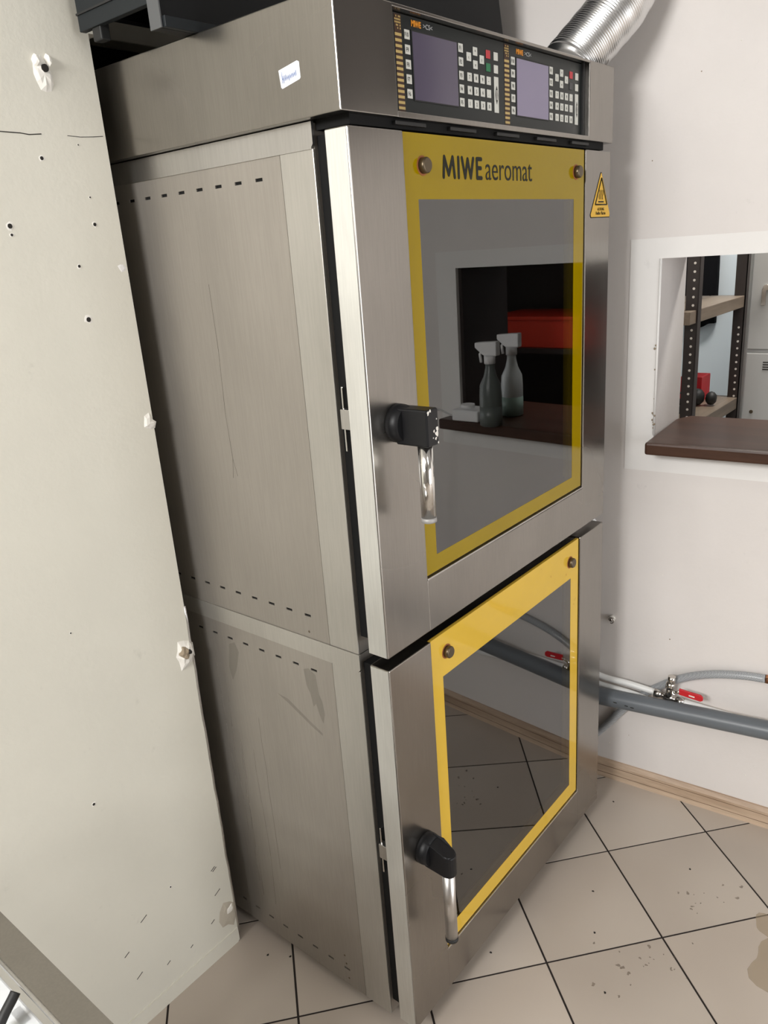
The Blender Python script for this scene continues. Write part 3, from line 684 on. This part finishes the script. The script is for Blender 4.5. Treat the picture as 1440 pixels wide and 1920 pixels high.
tag(MB().tube(wpath([(-.383, .484, .016), (-.323, .478, .016), (-.242, .459, .016), (-.165, .424, .014), (-.098, .374, .0125), (-.05, .329, .0122), (.0, .269, .0122), (.07, .170, .0122), (.16, .07, .0122), (.22, .02, .02)]), .0115, 16).build('braided_hose', 'hose'), 'grey braided water hose arching over the tap', 'hose')
t = thing('hose_fitting', wp(-.40, .486, .016), 'copper stub with a fitting at the end of the braided hose', 'fitting')
MB().tube([wp(-.384, .484, .016), wp(-.415, .485, .016)], .0135, 6).build('nut', 'copper', t)
MB().tube([wp(-.415, .485, .016), wp(-.47, .487, .016), wp(-.50, .488, .0)], .009, 12).build('stub', 'copper', t)
V = thing('stop_tap', wp(-.140, .367, .034), 'nickel stop tap with a red lever on the white water pipe', 'tap')
def wt(a, b_, r, n, name, m): MB().tube([wp(*a), wp(*b_)], r, n).build(name, m, V)
wt((-.097, .3700, .036), (-.117, .3680, .036), .0132, 8, 'nut', 'nickel'); wt((-.115, .368, .036), (-.163, .361, .036), .0095, 14, 'body', 'nickel')
wt((-.126, .3665, .036), (-.149, .363, .036), .0125, 14, 'body', 'nickel')
wt((-.161, .3615, .036), (-.181, .3590, .036), .0132, 8, 'nut', 'nickel')
wt((-.137, .366, .038), (-.142, .404, .042), .0098, 14, 'branch', 'nickel'); wt((-.1415, .400, .042), (-.144, .420, .043), .0132, 6, 'nut', 'nickel'); wt((-.144, .418, .043), (-.146, .440, .042), .0112, 8, 'nut', 'nickel')
wt((-.140, .385, .042), (-.158, .398, .058), .0065, 10, 'stem', 'nickel')
A, Bq = wp(-.172, .409, .058), wp(-.237, .403, .058); up = Vector((0, 0, 1)); dv = (Bq-A)
MB().tube([wp(-.155, .397, .056), wp(-.176, .408, .060)], .0045, 8).build('lever_neck', 'nickel', V)
MB().prism([A+up*.009, A+dv*.35+up*.0085, A+dv*.9+up*.0095, Bq+up*.004, Bq-up*.006, A+dv*.9-up*.0105, A+dv*.35-up*.0105, A-up*.010], NRM*.006, .0015).build('lever', 'red', V)
p = A+dv*.42+NRM*.0058; MB().prism([p, p+dv*.24, p+dv*.24-up*.004, p-up*.004], NRM*.0006).build('lever_mark', 'chip', V)
# wall anchor with screw
t = thing('wall_anchor', wp(.047, .564, .004), 'white wall anchor with a steel screw above the pipes', 'wall anchor')
p = wp(.044, .566, 0)
MB().tube([p, p+NRM*.010], .009, 10).build('anchor', 'chip', t); MB().tube([p+NRM*.006, p+NRM*.020], .0045, 8).build('screw', 'nickel', t)
b = MB(); b.tube([p+NRM*.012+Vector((0, math.cos(a)*.008, math.sin(a)*.009-.004)) for a in [k*.5 for k in range(11)]], .0018, 6); b.build('hook', 'nickel', t)
t = thing('reflection_cabinet', wp(-1.0, 2.04, .14), 'added dark cabinet, out of view, that darkens the control hood reflection', 'cabinet')  # made up and unseen; gives the hood front a dark reflection
wprism(MB(), -.62, -1.50, 2.04, 2.75, .26, 0).build('carcass', 'rack', t)
for y0, y1 in ((-.625, -1.055), (-1.065, -1.495)): 
    dd = wprism(MB(), y0, y1, 2.045, 2.745, .278, .261).build('cabinet_door', 'rack', t)
    MB().tube([wp((y0+y1)/2, 2.07, .278), wp((y0+y1)/2, 2.07, .295)], .010, 12).build('knob', 'nickel', dd)
# white cable bulging out beside the lower door
tag(MB().tube(bez([(.985, .16, .96), (.992, .07, .905), (.998, .052, .85), (.992, .07, .79), (.98, .16, .74)], 8), .0065, 10).build('white_cable', 'white_plastic'), 'white cable loop between the ovens and the right wall', 'cable')

# ---------------------------------------------------------------- dirt on the tiles
def ground_blob(cx, cy, r, seed, m, name, label, cat, group=None, jit=.3, n=22, z=.0004):
    rnd = random.Random(seed); ph = [rnd.uniform(0, 6.28) for _ in range(4)]; bm = MB(); t_ = bmesh.new(); vs = []
    for k in range(n):
        a = 2*math.pi*k/n; q = r*(1+jit*.5*math.sin(2*a+ph[0])+jit*.35*math.sin(3*a+ph[1])+jit*.25*math.sin(5*a+ph[2])); vs.append(t_.verts.new((cx+q*math.cos(a), cy+q*math.sin(a), z)))
    t_.faces.new(vs); ex = bmesh.ops.extrude_face_region(t_, geom=t_.faces[:])
    for v in [g for g in ex['geom'] if isinstance(g, bmesh.types.BMVert)]: v.co.z -= .0003
    bmesh.ops.recalc_face_normals(t_, faces=t_.faces); bm._add(t_); return bm.build(name, m)

def film(name, col, alpha, rough=.5):
    M = mat(name, col, rough); bsdf(M).inputs['Alpha'].default_value = alpha; return M
MAT['stain'] = film('dried_spill', (.50, .39, .25), .22, .35); MAT['dirt'] = film('scuff_dirt', (.28, .22, .17), .28)
def dirt(cx, cy, r, seed, m, name, jit=.35, n=26):
    o = ground_blob(cx, cy, r, seed, m, name, '', '', None, jit, n); o.parent = fl; o.location = o.location - FLB; BASE[o.name] = FLB
dirt(.66, -.585, .085, 4, 'stain', 'dried_spill', .25); dirt(.765, -.530, .040, 6, 'stain', 'dried_spill', .3)
rnd = random.Random(23)
for cx, cy, n, sp in ((.735, -.335, 16, .020), (.50, -.335, 14, .028), (.44, -.28, 14, .040), (.545, -.37, 8, .03), (.815, -.42, 8, .025)):
    for k in range(n*2//3):
        dirt(cx+rnd.gauss(0, sp), cy+rnd.gauss(0, sp), rnd.choice([.0015, .002, .003, .0045]), rnd.randint(0, 999), 'dirt', 'scuff', .6, 9)
for cx, cy in ((.93, .06), (.98, -.02), (.62, -.12), (.50, -.18), (.30, .0), (.36, -.27), (.0, .40), (-.03, .45), (.84, -.3)): dirt(cx, cy, .003, int(cx*100)+7, 'hole', 'speck', .3, 9)

# ---------------------------------------------------------------- stainless trolley in the near left corner
TR = thing('steel_trolley', (-1.0, -.1, 0), 'open stainless steel trolley at the lower left, seen from above', 'trolley')
TX0, TX1, TY0, TY1, TZ = -1.32, -.660, -.62, .40, .850
b = MB(); b.prism([(TX1, TY0, TZ), (TX1-.036, TY0, TZ), (TX1-.036, TY0, TZ-.006), (TX1-.003, TY0, TZ-.006), (TX1-.003, TY0, TZ-.035), (TX1, TY0, TZ-.035)], (0, TY1-TY0, 0)); b.build('top_rail', 'steel', TR)
MB().tube([(TX1-.038, TY0, TZ-.002), (TX1-.038, TY1, TZ-.002)], .0030, 8).build('rail_lip', 'steel_bright', TR)
MB().box((TX0, TX0+.036), (TY0, TY1), (TZ-.03, TZ), .002).build('top_rail', 'steel', TR)
for y in (TY0, TY1-.036): MB().box((TX0, TX1), (y, y+.036), (TZ-.03, TZ-.001), .002).build('end_rail', 'steel', TR)
for x in (TX0, TX1-.032):
    for y in (TY0, TY1-.032):
        MB().box((x, x+.030), (y, y+.030), (.10, TZ-.002), .002).build('post', 'steel', TR)
        MB().tube([(x+.003, y+.015, .05), (x+.027, y+.015, .05)], .050, 18).build('caster', 'rubber', TR)
MB().box((TX0+.01, TX1-.01), (TY0+.01, TY1-.01), (.26, .275), .002).build('shelf', 'steel', TR)
t = thing('plastic_bin', (-.96, .18, .2752), 'white plastic bin on the trolley shelf', 'bin')
b = MB(); b.box((-1.20, -.700), (.000, .012), (.2752, .80), .003).box((-1.20, -.700), (.328, .34), (.2752, .80), .003).box((-1.20, -1.188), (.012, .328), (.2752, .80)).box((-.712, -.700), (.012, .328), (.2752, .80)).box((-1.19, -.71), (.01, .33), (.2752, .29)); b.build('walls', 'bright_white', t)
MB().box((-1.21, -.694), (-.006, .346), (.785, .80), .003).build('lid', 'bright_white', t)
tag(MB().tube(bez([(-.7045, .026, .838), (-.711, .024, .8335), (-.722, .0215, .826), (-.738, .017, .814), (-.756, .010, .807), (-.80, -.002, .807), (-.9, .03, .807), (-1.0, .10, .807)], 8), .0065, 10).build('black_cable', 'rubber'), 'black cable lying on the white bin beside the trolley rail', 'cable')

# ---------------------------------------------------------------- storeroom behind the opening
SX0, SX1, SY0, SY1, SZ = 1.345, 3.0, -2.2, .80, 2.7
struct(MB().box((1.29, SX1+.1), (SY0-.1, SY1+.1), (-.06, 0)).build('floor_storeroom', 'tile'))
struct(MB().box((1.29, SX1+.1), (SY0-.1, SY1+.1), (SZ, SZ+.06)).build('ceiling_storeroom', 'ceiling'))
struct(MB().box((SX1, SX1+.1), (SY0-.1, SY1+.1), (0, SZ)).build('wall_storeroom_far', 'bluewall'))
struct(MB().box((1.29, SX1), (SY1, SY1+.1), (0, SZ)).build('wall_storeroom_back', 'bluewall'))
struct(MB().box((1.54, SX1), (SY0-.1, SY0), (0, SZ)).build('wall_storeroom_near', 'bluewall'))
ceiling_lamp(2.15, -.25, .30, 1.2, 30, 'white ceiling light of the storeroom', SZ)
# perforated-angle shelving
RK = thing('shelf_rack', (1.97, .25, 0), 'dark perforated-angle rack with wooden shelves behind the pass-through', 'shelf rack')
ux = (1.700, 2.225); uy = (.045, .450)
dots = None
for x in ux:
    for k, y in enumerate(uy):
        sg = 1 if k == 0 else -1
        b = MB(); b.box((x, x+.003), (min(y, y+sg*.040), max(y, y+sg*.040)), (0, 2.1)); b.box((x, x+.035), (min(y, y+sg*.003), max(y, y+sg*.003)), (0, 2.1)); b.build('upright', 'rack', RK)
        if k == 0:
            for j in range(24 if x < 2 else 12):
                z = 1.05+j*.0262 if x < 2 else 1.0 + j*.026
                if dots is None: dots = MB().tube([(x-.0006, y+.016, z), (x+.0008, y+.016, z)], .0042, 8).build('punched_hole', 'chip', RK); d0 = (x, z)
                else: share(dots, 'punched_hole', RK, (x-d0[0], 0, z-d0[1]))
for z, th in ((1.402, .042), (1.020, .044), (.50, .04), (1.85, .04)):
    for j in range(3):
        y0 = uy[0]+.004+.134*j
        MB().box((ux[0]-.06, ux[1]+.03), (y0, y0+.130), (z-th, z), .002).build('shelf_board', 'plank', RK)
# lockers
LK = thing('locker', (2.52, -.20, 0), 'pale grey metal locker beside the dark rack', 'locker')
MB().box((2.302, 2.75), (-.44, .058), (0, 1.95), .003).build('body', 'locker', LK)
for z0, z1 in ((1.196, 1.93), (.06, 1.182)):
    dd = MB().box((2.290, 2.302), (-.425, .044), (z0, z1), .003).build('locker_door', 'locker', LK)
    if z1 < 1.3:
        for r in range(4):
            for c in range(3): MB().box((2.2885, 2.2905), (-.040-.032*c, -.018-.032*c), (1.146-.009*r, 1.150-.009*r)).build('vent_slot', 'hole', dd)
        MB().box((2.2885, 2.2905), (-.075, -.035), (1.155, 1.170)).build('name_plate', 'chip', dd)
        MB().tube([(2.292, .010, .955), (2.286, .010, .955)], .007, 10).build('screw', 'bolt', dd)
    else:
        MB().tube([(2.292, -.010, 1.425), (2.276, -.010, 1.425)], .011, 12).build('lock', 'nickel', dd)
        MB().box((2.278, 2.281), (-.012, .004), (1.36, 1.42), .001).build('key', 'nickel', dd)
# black garments hanging on the far wall
def garment(x, y0, y1, z0, z1, label, seed):
    rnd = random.Random(seed); t_ = bmesh.new(); nx, nz = 10, 16; grid = []
    for j in range(nz+1):
        row = []
        for i in range(nx+1):
            u, v = i/nx, j/nz; wd = 1-.12*v+.05*math.sin(v*5)
            row.append(t_.verts.new((x-.03*math.sin(u*math.pi)-.012*math.sin(u*14+v*2), y0+(y1-y0)*((u-.5)*wd+.5), z0+(z1-z0)*v+.012*math.sin(u*9+seed)*(1-v))))
        grid.append(row)
    for j in range(nz):
        for i in range(nx): f = t_.faces.new((grid[j][i], grid[j][i+1], grid[j+1][i+1], grid[j+1][i])); f.smooth = True
    ex = bmesh.ops.extrude_face_region(t_, geom=t_.faces[:])
    for v in [g for g in ex['geom'] if isinstance(g, bmesh.types.BMVert)]: v.co.x += .035
    bmesh.ops.recalc_face_normals(t_, faces=t_.faces)
    return tag(MB()._add(t_).build('hanging_garment', 'cloth'), label, 'garment')
garment(2.963, .378, .555, 1.207, 2.05, 'black garment hanging behind the wooden shelf', 1)
garment(2.963, .56, .66, 1.245, 2.05, 'shorter black garment partly hidden by the dark upright', 2)
# things on the low shelf
t = thing('red_box', (2.15, .20, 1.0202), 'red and white cardboard box on the low shelf', 'box')
MB().box((2.10, 2.20), (.145, .225), (1.0202, 1.115), .002).build('carton', 'red', t)
MB().prism([(2.0990, .215, 1.04), (2.0990, .180, 1.04), (2.0990, .195, 1.10), (2.0990, .215, 1.108)], (.0012, 0, 0)).build('white_print', 'chip', t)
t = thing('headphones', (2.05, .14, 1.0202), 'black ear defenders lying before the red box', 'headphones')
MB().ico((2.03, .135, 1.0535), .032, 2, (1, .8, 1)).build('ear_cup', 'rubber', t); MB().ico((2.05, .092, 1.0475), .026, 2, (1, .8, 1)).build('ear_cup', 'rubber', t)
MB().tube(bez([(2.03, .165, 1.05), (2.01, .20, 1.07), (1.99, .215, 1.05), (1.97, .22, 1.026)], 6), .004, 8).build('headband', 'rubber', t)
t = thing('coiled_cable', (1.93, .20, 1.0202), 'dark coiled cable on the low shelf', 'cable')
b = MB()
for k in range(4): b.tube([(1.92+.075*math.cos(a), .19+.055*math.sin(a), 1.0252+.007*k) for a in [q*2*math.pi/24 for q in range(25)]], .005, 6, cap=False)
b.build('coil', 'rubber', t)
# dark cabinet with a red crate (seen mirrored in the oven glass)
CB = thing('open_cabinet', (2.05, -.95, 0), 'dark open-fronted cabinet in the storeroom', 'cabinet')
MB().box((2.23, 2.25), (-1.45, -.46), (0, 2.0)).build('back_panel', 'rack', CB)
for y in (-1.45, -.48): MB().box((1.85, 2.25), (y, y+.02), (0, 2.0)).build('side_panel', 'rack', CB)
for z in (.10, .70, 1.225, 1.62, 1.98): MB().box((1.85, 2.23), (-1.43, -.48), (z, z+.02)).build('shelf', 'rack', CB)
t = thing('plastic_crate', (2.0, -.74, 1.2452), 'red plastic crate in the dark cabinet', 'crate')
b = MB(); b.box((1.875, 1.885), (-.945, -.535), (1.2452, 1.365), .002).box((2.165, 2.175), (-.945, -.535), (1.2452, 1.365), .002).box((1.885, 2.165), (-.945, -.935), (1.2452, 1.365)).box((1.885, 2.165), (-.545, -.535), (1.2452, 1.365)).box((1.88, 2.17), (-.94, -.54), (1.2452, 1.255)); b.build('walls', 'crate_red', t)
MB().box((1.868, 2.182), (-.952, -.528), (1.352, 1.366), .002).build('rim', 'crate_red', t)
